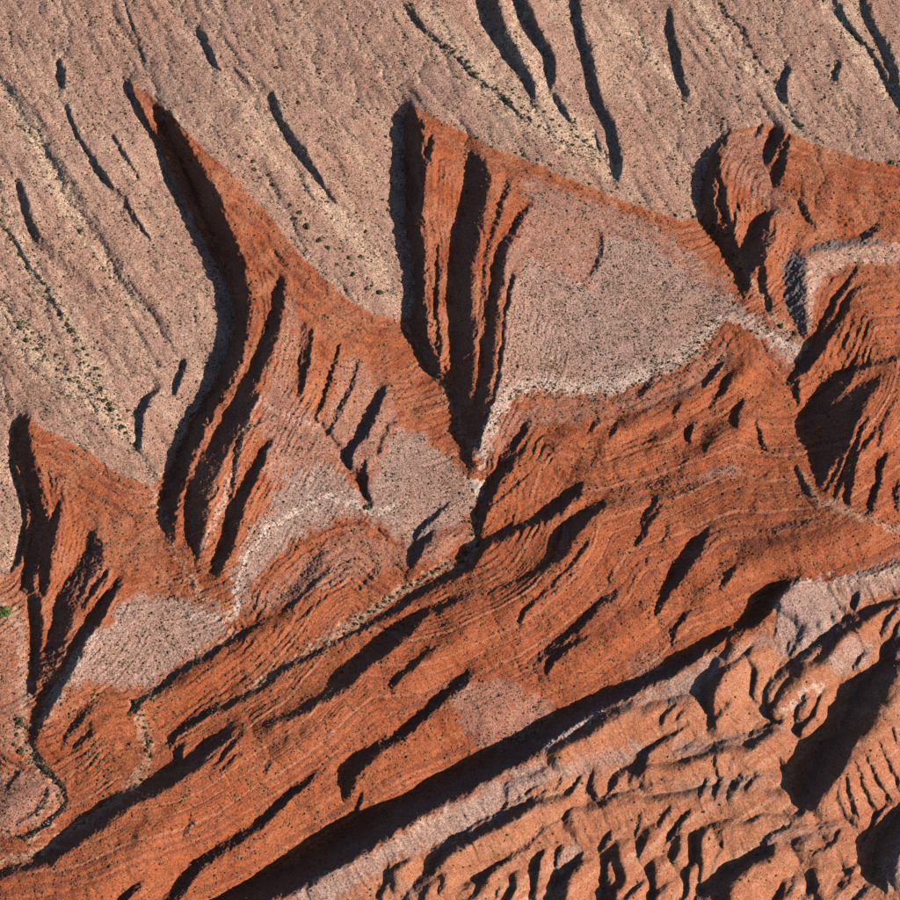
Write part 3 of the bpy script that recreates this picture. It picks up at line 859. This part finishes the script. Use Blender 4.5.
f3_p = "700,100 9000,100 9000,560 900,531 850,512 812,496 800,468 803,420 792,384 812,350 772,318 740,258 722,240 695,216"
rid = np.full(f_tan.shape, 5, np.int32)           # 5 = long red ridge
rid[hard(left_p)] = 6
rid[hard(f4_p)] = 4
rid[hard(f1_p)] = 1
rid[hard(f2_p)] = 2
rid[hard(f3_p)] = 3
rid[f_bad] = 7
rid[f_tan & ~f_bad] = 0
nv, nu = gu.shape
ii = np.arange(nv * nu).reshape(nv, nu)
quads = np.stack([ii[1:, :-1], ii[1:, 1:], ii[:-1, 1:], ii[:-1, :-1]], -1)
flatP = Pg.reshape(-1, 3); flatN = Nn.reshape(-1, 3)
cu = np.clip(gu, -149, 1048); cv = np.clip(gv, -149, 1048)
A = np.ones((nv * nu, 4), np.float32); B = np.ones((nv * nu, 4), np.float32)
dust = np.clip((1 - far_) * red * (0.32 + 0.3 * noise(25, 100, 1.2)) + 0.12 * red * np.clip(noise(20, 80, 1.2), 0, 2), 0, 1)
for k, f in enumerate((tan, pur, pale, dust)):
    A[:, k] = np.clip(bilin(f, cu, cv), 0, 1).ravel()
washes = np.zeros((N, N), np.float32)
for txt, a in (("475,520,5 470,560,7 445,567,8 395,594,8 355,622,8 300,655,6 250,690,6", .55), ("153,488,4 165,525,4 182,562,4 198,592,5 234,620,6", .45), ("235,630,4 205,652,5 165,682,5 135,705,6 146,738,9 148,760,8 125,795,8 80,825,7 40,852,7 0,862,8", .5),
               ("0,600,10 20,625,8 25,700,10 18,735,14 35,762,10 58,790,8 60,812,6 30,840,6", .5), ("740,260,4 775,320,5 806,345,5", .5), ("800,470,5 812,497,6 850,512,6 900,532,6", .45), ("395,319,4 420,345,4 445,390,4 470,450,4", .4)):
    washes = np.maximum(washes, a * line_mask(txt, .9, 2.0))
sand_all = np.maximum(np.maximum(sand, washes), wash_bed * (.55 * tan + .25 * bad))
for k, f in enumerate((bad, sand_all, grey)):
    B[:, k] = np.clip(bilin(f, cu, cv), 0, 1).ravel()
# bedding coordinate: height above planes that dip towards the lower right
ST = bilin(bedtone, cu, cv).ravel().astype(np.float32)

SCARP_SHADE = np.clip(bilin(np.clip(scarp * (1 - tan), 0, 1), cu, cv), 0, 1).ravel().astype(np.float32)

def ground(name, label, mask):
    q = quads[mask]
    used, inv = np.unique(q, return_inverse=True)
    inv = inv.reshape(-1).astype(np.int32)
    me = bpy.data.meshes.new(name)
    me.vertices.add(len(used)); me.loops.add(len(inv)); me.polygons.add(len(q))
    me.vertices.foreach_set("co", flatP[used].ravel())
    me.loops.foreach_set("vertex_index", inv)
    me.polygons.foreach_set("loop_start", np.arange(0, len(inv), 4, dtype=np.int32))
    for nm, arr in (("soil_a", A), ("soil_b", B)):
        at = me.attributes.new(nm, 'FLOAT_COLOR', 'POINT')
        at.data.foreach_set("color", arr[used].ravel())
    at = me.attributes.new("strata", 'FLOAT', 'POINT'); at.data.foreach_set("value", ST[used])
    at = me.attributes.new("ledge", 'FLOAT', 'POINT'); at.data.foreach_set("value", SCARP_SHADE[used])  # weight of the shade tone painted on the scarp faces
    me.update(calc_edges=True)
    me.polygons.foreach_set("use_smooth", np.ones(len(q), bool))
    me.normals_split_custom_set_from_vertices(flatN[used])
    me.materials.append(SOIL)
    o = bpy.data.objects.new(name, me)
    sc.collection.objects.link(o)
    o["kind"] = "structure"; o["label"] = label; o["category"] = "hill" if name != "dip_slope" else "slope"
    return o

ground("dip_slope", "wide tan stony slope with dark shrubs and gullies above the red flatirons", rid == 0)
ground("flatiron_hill", "red flatiron with long thin tip and curved dark cliff, left of centre", rid == 1)
ground("flatiron_hill", "broad flatiron with big pale grey triangular face in the middle", rid == 2)
ground("flatiron_hill", "red flatiron at the right edge with a white band and deep black gorge", rid == 3)
ground("flatiron_hill", "small red flatiron at the left edge with a grey lower face", rid == 4)
ground("red_ridge", "long red ridge with dark hollows running diagonally below the flatirons", rid == 5)
ground("red_hillside", "orange hillside at the left edge beside the dark gorge", rid == 6)
ground("badland_hills", "orange and grey rounded badland hills in the lower right corner", rid == 7)
# ------------------------------------------------------------------ brush: thousands of low plants, one mass
random.seed(3)
prng = np.random.RandomState(11)
dens = 1 / 18.0 * tan + 1 / 19.0 * red + 1 / 150.0 * bad
dens = dens * (1 - pur * red) + pur * red * (1 / 11.0)
f2 = poly_mask(F2PUR, 2, 4)
dens = dens * (1 - f2) + f2 / 6.0
dens *= 1 + 0.9 * sand
patch = noise(18, 70, 1.0)
dens *= np.clip(1 + 0.45 * patch, .25, 2.2)
veg = np.zeros((N, N), np.float32)          # washes and rims where plants crowd together
for txt in ("402,2,6 418,20,8 445,45,8 468,66,8 495,90,8 520,115,10 560,130,16 600,155,10", "445,566,9 420,580,9 395,594,9 370,610,9 350,626,8",
            "20,725,14 25,745,14 40,765,12 58,785,8", "140,700,8 146,738,12 148,755,9 142,775,8", "505,398,10 540,392,12 600,398,12 650,388,12 690,368,10 718,335,12",
            "45,795,12 50,815,10 25,835,10", "600,503,8 650,498,9 700,487,9", "640,485,10 690,478,12", "470,520,7 480,545,7 460,560,8",
            "150,490,5 160,520,5 175,560,5 190,590,5 215,605,6", "770,320,5 800,337,5", "0,290,14 40,340,14 110,410,14 130,445,10", "20,235,8 60,310,8 100,390,8",
            "390,330,8 420,350,6 450,400,6", "690,350,10 640,383,10", "350,565,14 320,585,14 290,605,12", "330,650,8 250,690,8", "215,650,6 150,692,6",
            "60,690,12 90,740,14 110,780,14", "480,590,10 440,606,10 380,640,8", "720,335,8 705,358,10"):
    veg = np.maximum(veg, line_mask(txt, .8, 2.0))
dens = dens + veg * 1 / 22.0
drain = np.clip(blur(np.clip(flow - 4.0, 0, 4) / 4.0, 1.5) * 2.0, 0, 1)
dens = dens * (0.7 + 1.9 * drain * tan + 0.3 * (1 - tan))
dens *= 1 - 0.55 * np.clip(scarp, 0, 1) * red
g0 = PAD - 25; g1 = PAD + 925
cnt = prng.poisson(np.clip(dens[g0:g1, g0:g1], 0, 1))
jj, kk = np.nonzero(cnt)
su = kk + g0 - PAD + prng.uniform(-.5, .5, len(kk)); sv = jj + g0 - PAD + prng.uniform(-.5, .5, len(jj))
su = su.astype(np.float32); sv = sv.astype(np.float32)
wt = bilin(tan, su, sv); wp = bilin(pur, su, sv); wv = bilin(veg, su, sv)
rad = np.exp(prng.normal(0, .34, len(su))) * (0.355 + 0.0 * wt - 0.03 * wp + 0.10 * wv)
rad = np.clip(rad, .2, .8)

def dome(seed, seg=5):
    """small ragged cushion plant: 1 top, a ring, a foot ring"""
    r = random.Random(seed)
    v = [(r.uniform(-.2, .2), r.uniform(-.2, .2), r.uniform(.75, 1.05))]
    for zr, rr in ((.55, .85), (-.15, .95)):
        for k in range(seg):
            a = 2 * math.pi * (k + r.uniform(-.3, .3)) / seg
            q = rr * r.uniform(.65, 1.2)
            v.append((math.cos(a) * q, math.sin(a) * q, zr + r.uniform(-.15, .15)))
    f = []
    for k in range(seg):
        k2 = (k + 1) % seg
        f += [(0, 1 + k, 1 + k2), (1 + k, 1 + seg + k, 1 + seg + k2), (1 + k, 1 + seg + k2, 1 + k2)]
    return np.array(v, np.float32), np.array(f, np.int32)

shapes = [dome(s) for s in range(10)]
lx, ly, lz = place(su, sv, height_at(su, sv))
VV, FF, off = [], [], 0
order = prng.randint(0, len(shapes), len(su))
for s, (tv, tf) in enumerate(shapes):
    sel = order == s
    n_ = int(sel.sum())
    a = prng.uniform(0, 2 * math.pi, n_); c_, s_ = np.cos(a), np.sin(a)
    r_ = rad[sel]; hh = r_ * prng.uniform(.65, 1.25, n_)
    x = tv[None, :, 0] * c_[:, None] - tv[None, :, 1] * s_[:, None]
    y = tv[None, :, 0] * s_[:, None] + tv[None, :, 1] * c_[:, None]
    V_ = np.stack([x * r_[:, None] + lx[sel][:, None], y * r_[:, None] + ly[sel][:, None], tv[None, :, 2] * hh[:, None] + lz[sel][:, None]], -1)
    VV.append(V_.reshape(-1, 3)); FF.append((tf[None] + (np.arange(n_) * len(tv))[:, None, None]).reshape(-1, 3) + off)
    off += n_ * len(tv)
VV = np.concatenate(VV).astype(np.float32); FF = np.concatenate(FF).astype(np.int32)
me = bpy.data.meshes.new("desert_brush")
me.vertices.add(len(VV)); me.loops.add(FF.size); me.polygons.add(len(FF))
me.vertices.foreach_set("co", VV.ravel()); me.loops.foreach_set("vertex_index", FF.ravel())
me.polygons.foreach_set("loop_start", np.arange(0, FF.size, 3, dtype=np.int32))
me.update(calc_edges=True)
me.materials.append(BRUSH)
o = bpy.data.objects.new("desert_brush", me)
sc.collection.objects.link(o)
o["kind"] = "stuff"; o["label"] = "thousands of tiny dark desert plants dotting the slopes"; o["category"] = "brush"

# ------------------------------------------------------------------ single shrubs, a tree and boulders
def link(name, me, u, v, scale, rot, label, cat, group=None, sink=0.0, zs=1.0):
    o = bpy.data.objects.new(name, me)
    sc.collection.objects.link(o)
    x, y, z = place(np.float32(u), np.float32(v), height_at([u], [v])[0])
    o.location = (float(x), float(y), float(z) - sink)
    o.scale = (scale, scale, scale * zs)
    o.rotation_euler = (0, 0, rot)
    if label:
        o["label"] = label; o["category"] = cat
    if group:
        o["group"] = group
    return o

def shrub_mesh(seed, mat, lumps=6, leaves=70):
    """unit-radius bush: overlapping ragged clumps with loose leaf tufts around them"""
    r = random.Random(seed)
    V, F = [], []
    centres = []
    for k in range(lumps):
        a = 2 * math.pi * (k + r.random()) / lumps
        d = 0 if k == 0 else r.uniform(.35, .6)
        cx, cy, cz, rr = math.cos(a) * d, math.sin(a) * d, r.uniform(.25, .55), r.uniform(.38, .55)
        centres.append((cx, cy, cz, rr))
        seg = 6
        b = len(V)
        V.append((cx, cy, cz + rr * r.uniform(.85, 1.15)))
        for zr, q in ((.5, .8), (-.1, 1.0), (-.8, .6)):
            for j in range(seg):
                t = 2 * math.pi * (j + r.uniform(-.3, .3)) / seg
                w = rr * q * r.uniform(.75, 1.2)
                V.append((cx + math.cos(t) * w, cy + math.sin(t) * w, max(-.1, cz + rr * zr + r.uniform(-.08, .08))))
        for j in range(seg):
            j2 = (j + 1) % seg
            F.append((b, b + 1 + j, b + 1 + j2))
            for ring in (0, 1):
                p0 = b + 1 + ring * seg
                F.append((p0 + j, p0 + seg + j, p0 + seg + j2, p0 + j2))
    for k in range(leaves):
        cx, cy, cz, rr = r.choice(centres)
        t, e = r.uniform(0, 2 * math.pi), r.uniform(-.2, 1.5)
        p = Vector((cx, cy, cz)) + Vector((math.cos(t) * math.cos(e), math.sin(t) * math.cos(e), math.sin(e))) * rr * r.uniform(.95, 1.3)
        a = Vector((r.uniform(-1, 1), r.uniform(-1, 1), r.uniform(-1, 1))).normalized() * r.uniform(.06, .13)
        c = Vector((r.uniform(-1, 1), r.uniform(-1, 1), r.uniform(-1, 1))).normalized() * r.uniform(.06, .13)
        b = len(V)
        V += [tuple(p - a), tuple(p + c), tuple(p + a), tuple(p - c)]
        F.append((b, b + 1, b + 2, b + 3))
    me = bpy.data.meshes.new("shrub")
    me.from_pydata(V, [], F)
    me.materials.append(mat)
    return me
shrubs = [shrub_mesh(s, LEAF) for s in range(6)]
green = shrub_mesh(50, GREEN, 9, 260)

def put_shrub(u, v, rpx, label, group=None):
    return link("shrub", random.choice(shrubs), u, v, rpx * MPP, random.uniform(0, 6.28), label, "shrub", group, sink=.1 * rpx * MPP, zs=random.uniform(.75, 1.05))

# a small green tree in the wash at the left edge: trunk and crown
root = bpy.data.objects.new("green_tree", None)
sc.collection.objects.link(root)
x, y, z = place(np.float32(4), np.float32(614), height_at([4.0], [614.0])[0])
root.location = (float(x), float(y), float(z))
root["label"] = "bright green bushy tree at the left edge beside the gorge"; root["category"] = "tree"
V, F = [], []
rr_ = random.Random(5)
for (p0, p1, r0, r1) in (((0, 0, -.3), (.1, 0, 1.3), .22, .15), ((.1, 0, 1.2), (1.0, .5, 2.3), .13, .06), ((.1, 0, 1.2), (-.9, .6, 2.4), .13, .06), ((.1, 0, 1.3), (.1, -.9, 2.5), .12, .06)):
    b = len(V)
    for p, r in ((p0, r0), (p1, r1)):
        for k in range(6):
            t = k * math.pi / 3
            V.append((p[0] + math.cos(t) * r, p[1] + math.sin(t) * r, p[2]))
    F += [(b + k, b + (k + 1) % 6, b + 6 + (k + 1) % 6, b + 6 + k) for k in range(6)]
me = bpy.data.meshes.new("trunk"); me.from_pydata(V, [], F); me.materials.append(BRUSH)
o = bpy.data.objects.new("trunk", me); sc.collection.objects.link(o); o.parent = root
o = bpy.data.objects.new("crown", green); sc.collection.objects.link(o); o.parent = root
o.location = (0, 0, .7); o.scale = (3.9, 3.4, 2.9)

put_shrub(367, 508, 4.2, "large round dark shrub alone on the pale band of the left-centre flatiron")
put_shrub(20, 722, 4.4, "biggest dark green shrub in the wash below the left gorge")
put_shrub(380, 293, 3.6, "green shrub nearest the red slope, lowest on the pale ground between two flatirons")
put_shrub(307, 227, 4.4, "green shrub clump beside the red flank of the long thin flatiron")
put_shrub(781, 327, 3.4, "green shrub in the crease where the grey wall meets the pale flatiron")
put_shrub(795, 334, 3.2, "smaller green shrub right of another one below the grey wall")
put_shrub(892, 163, 3.6, "dark shrub at the right edge on the red and tan contact")
put_shrub(325, 316, 2.0, "lone small shrub high on the red flank of the long thin flatiron")
put_shrub(136, 702, 3.4, "dark shrub at the bend of the narrow wash under the small flatiron")
put_shrub(837, 72, 3.0, "dark shrub in the hollow on the tan slope at upper right")

clusters = (
 ("dark round shrub on the pale ground between the two big flatirons", "shrubs between the two big flatirons",
  "240,157,2.6 253,162,2.6 255,170,2.6 274,185,2.4 270,175,2.2 261,178,1.8 300,213,2.8 296,219,2.2 319,241,3.2 328,248,3.4 337,265,2.6 353,275,2.6 372,286,2.0 367,289,2.2 361,257,2.4 349,258,2.2 340,249,1.8 366,232,2.2 277,68,2.4 299,103,2.6 291,205,2 388,210,2 383,200,1.8 386,137,2.2"),
 ("dark shrub in the row along the thin gully at top centre", "shrubs along the top centre gully",
  "412,5,2.8 415,14,2.8 419,20,2.6 423,27,2.8 430,36,2.4 438,40,2.2 446,47,3.2 454,52,2 462,58,2.2 468,62,3 470,68,2.6 475,75,2.6 485,84,2 497,89,2.4 508,100,2.8 509,104,2 516,111,2 523,118,2.2"),
 ("dark shrub in the row along the diagonal dry wash", "shrubs along the wash under the flatiron",
  "440,569,2 433,573,2.2 426,577,2 419,580,2.2 412,585,2 405,588,2.4 398,593,2.2 392,597,2.2 385,602,2.2 378,607,2.2 370,612,2 362,618,2.4 355,624,2.2 345,634,1.8 332,642,1.8 446,564,2"),
 ("dark green shrub among the bushes in the left wash", "bushes in the left wash",
  "17,735,2.6 27,728,2.2 20,752,3 14,745,2 28,743,1.8 33,755,2.2 38,760,2.4 45,768,2.8 50,773,2.4 21,763,2 60,784,2 25,838,2.6 9,832,2.2 48,795,2 58,796,2 44,808,2.2 38,815,2"),
 ("dark shrub in the wash bend beside the long red ridge", "shrubs in the wash bend",
  "146,734,2.6 149,745,2.6 147,751,2.4 145,728,2.2 152,742,2.2 152,757,2 130,713,1.8 142,780,1.8 113,795,2 118,792,1.8 101,806,2 84,823,2"),
 ("dark shrub at the gorge foot below the pale flatiron", "shrubs at the foot of the gorge",
  "470,522,2 473,535,2.2 478,546,2.4 466,552,2.4 458,557,2 463,562,2.2 472,508,2 456,564,1.8 473,490,1.8"),
 ("dark shrub in the crowded gully low on the tan slope", "shrubs in the lower left tan gully",
  "2,300,2 10,312,2.2 20,328,2.4 27,341,3 38,350,2.4 45,356,2.4 58,370,2.4 70,380,2.2 80,388,2.2 92,395,2 104,401,2.8 109,405,3.2 112,410,2.8 120,420,2 123,427,3 126,433,2.4 128,411,2.6 140,411,2 15,322,1.8 32,333,2 5,345,2 50,340,1.8"),
 ("dark shrub in the line along the long gully at far left", "shrubs along the far left gully",
  "8,230,2.2 12,240,2 20,255,2.6 29,268,2.8 45,284,2.8 48,292,2.2 54,300,2.4 62,315,2.4 68,326,2.2 72,331,3 76,340,2 84,349,2.4 88,355,2 97,369,2.8 100,376,2.2 61,287,1.8 127,305,2 110,278,2.2 94,257,1.8 81,231,2.6"),
 ("dark shrub on the sandy fan above the pale flatiron", "shrubs on the sandy fan",
  "553,120,2.2 560,126,2.2 572,130,2 578,137,2.2 585,141,2 590,147,2 545,112,2 537,106,2 530,118,2 540,126,2 549,134,2 562,142,1.8 573,145,2.4 522,108,2 600,150,2 611,174,2.4 575,122,1.8 520,98,2 513,90,1.8"),
 ("dark shrub along the shaded gullies at the upper right corner", "shrubs along the upper right gullies",
  "852,32,2.4 858,40,2.6 866,44,2.4 874,50,2 880,65,2.2 886,78,2.2 893,90,2.2 870,20,1.8 845,20,2 829,66,2 832,78,1.8 898,113,2"),
 ("dark shrub along the diagonal gully right of centre at the top", "shrubs along the diagonal top gully",
  "722,4,2.2 729,17,2.2 735,25,2 745,33,2.2 751,46,2.2 757,58,2.4 768,72,2 776,82,2 787,108,2.2 793,116,2.4 803,126,2.2 818,138,1.8 738,97,2.2 740,101,2 737,78,1.8 690,113,2.4 700,120,2 724,119,2.2"),
 ("dark shrub crowding the lower rim of the pale flatiron face", "shrubs on the pale flatiron rim",
  "702,333,2 708,326,2 713,321,1.8 699,343,2.2 697,352,2 690,357,1.8 705,340,1.8 645,359,2 652,362,2 655,356,1.8 640,381,2 632,385,2 618,392,1.8 606,395,1.8 528,380,2 535,387,1.8 519,392,1.8 511,399,1.8 672,371,1.8 681,366,1.8 740,325,1.8 752,331,2 758,334,1.8"),
 ("small dark shrub where red flank meets tan slope above centre", "shrubs on the contact right of centre",
  "478,138,1.8 492,147,1.8 516,153,2 524,156,2.2 538,160,2 551,165,1.8 566,173,1.8 590,184,1.8 612,192,1.8 640,203,1.8 676,216,2.2 694,217,2.4 712,233,2 733,255,2.2"),
 ("scattered small dark shrub on the orange badland hills", "shrubs on the orange badland hills",
  "709,839,2 770,862,1.8 776,876,1.6 800,851,1.4 812,851,1.6 690,868,1.4 704,812,1.6 757,855,1.2 741,880,1.5 863,778,1.6 848,774,1.6 871,751,1.4 880,709,1.6 886,700,1.4 857,800,1.4 660,815,1.6 632,820,1.4 611,840,1.4 553,834,1.3 540,843,1.3 507,835,1.6 470,866,1.4 586,793,1.4 668,757,1.3 700,758,1.3 757,742,1.4 735,697,1.4 727,715,1.3 720,805,1.4"),
)
def nth(k):
    return "%d%s" % (k, "th" if 10 < k % 100 < 14 else {1: "st", 2: "nd", 3: "rd"}.get(k % 10, "th"))
for label, group, pts in clusters:
    for k, (u, v, r) in enumerate(sorted(parse(pts), key=lambda p: (p[1], p[0]))):
        put_shrub(u, v, r * random.uniform(.9, 1.1), label + ", " + nth(k + 1) + " from top", group)

# boulders: angular blocks fallen from, or standing on, the cliff edges
import bmesh
def rock_material(name, c0, c1):
    m = plant_material(name, c0, c1)
    m.node_tree.nodes["Noise Texture"].inputs["Scale"].default_value = 1.6
    return m
ROCK_RED = rock_material("red_rock", (.19, .060, .032), (.27, .090, .046))
ROCK_PALE = rock_material("pale_rock", (.27, .20, .165), (.40, .31, .26))
def rock_mesh(seed, mat, flat=.6):
    r = random.Random(seed)
    bm = bmesh.new()
    for k in range(16):
        p = Vector((r.uniform(-1, 1), r.uniform(-1, 1), r.uniform(-1, 1)))
        p = p / max(abs(p.x), abs(p.y), abs(p.z)) * r.uniform(.75, 1.0)
        bm.verts.new((p.x, p.y * .8, p.z * flat))
    bmesh.ops.convex_hull(bm, input=bm.verts[:])
    for v in [v for v in bm.verts if not v.link_faces]:
        bm.verts.remove(v)
    me = bpy.data.meshes.new("boulder"); bm.to_mesh(me); bm.free()
    me.materials.append(mat)
    return me
reds = [rock_mesh(s, ROCK_RED, .75) for s in range(6)]
pales = [rock_mesh(s + 20, ROCK_PALE, .6) for s in range(5)]
slab = rock_mesh(77, ROCK_PALE, .16)
link("boulder", slab, 476, 484.5, 3.3, .5, "flat pale boulder at the foot of the black gorge", "boulder", sink=.1)
def along(txt, n, jit):
    P = parse(txt); L = [0]
    for a, b in zip(P[:-1], P[1:]): L.append(L[-1] + math.hypot(b[0] - a[0], b[1] - a[1]))
    for k in range(n):
        s = (k + random.uniform(.1, .9)) / n * L[-1]
        i = max(j for j in range(len(P) - 1) if L[j] <= s)
        t = (s - L[i]) / (L[i + 1] - L[i] + 1e-6)
        yield P[i][0] + (P[i + 1][0] - P[i][0]) * t + random.uniform(-jit, jit), P[i][1] + (P[i + 1][1] - P[i][1]) * t + random.uniform(-jit, jit)
for txt, n, lo, hi, ms, label, group in (
    ("603,711 580,725 560,737 545,747", 20, .5, 1.1, pales, "pale boulder in the row inside the long dark wash shadow", "pale boulders in the dark wash"),
    ("236,240 244,268 249,290 250,315 247,338 238,366 227,388 214,408 202,430", 22, .5, 1.3, reds, "red rock block on the rim of the curved black cliff", "rock blocks on the curved cliff rim"),
    ("424,160 425,200 424,240 429,270 428,310 432,345 440,366", 22, .4, 1.0, reds, "red rock block on the left cliff rim of the pale flatiron", "rock blocks on the pale flatiron rim"),
    ("714,165 716,185 719,210 726,228 742,245", 14, .4, 1.0, reds, "red rock block on the dark cliff at the right flatiron tip", "rock blocks on the right flatiron"),
    ("182,150 195,168 208,185 218,203 224,220", 16, .4, .9, reds, "red rock block high on the thin flatiron tip above the cliff", "rock blocks near the thin tip"),
    ("28,430 32,450 40,475 45,500 48,525", 14, .4, .9, reds, "red rock block on the cliff rim of the small left flatiron", "rock blocks on the small flatiron"),
    ("28,836 42,828 54,817", 10, .4, .9, pales, "pale rock block on the rim of the low terrace at left", "rock blocks on the low terrace")):
    for k, (u, v) in enumerate(sorted(along(txt, n, 1.0), key=lambda p: p[1])):
        r = random.uniform(lo, hi)
        link("boulder", random.choice(ms), u, v, r, random.uniform(0, 6.28), label + ", " + nth(k + 1) + " from top", "boulder", group, sink=.25 * r)
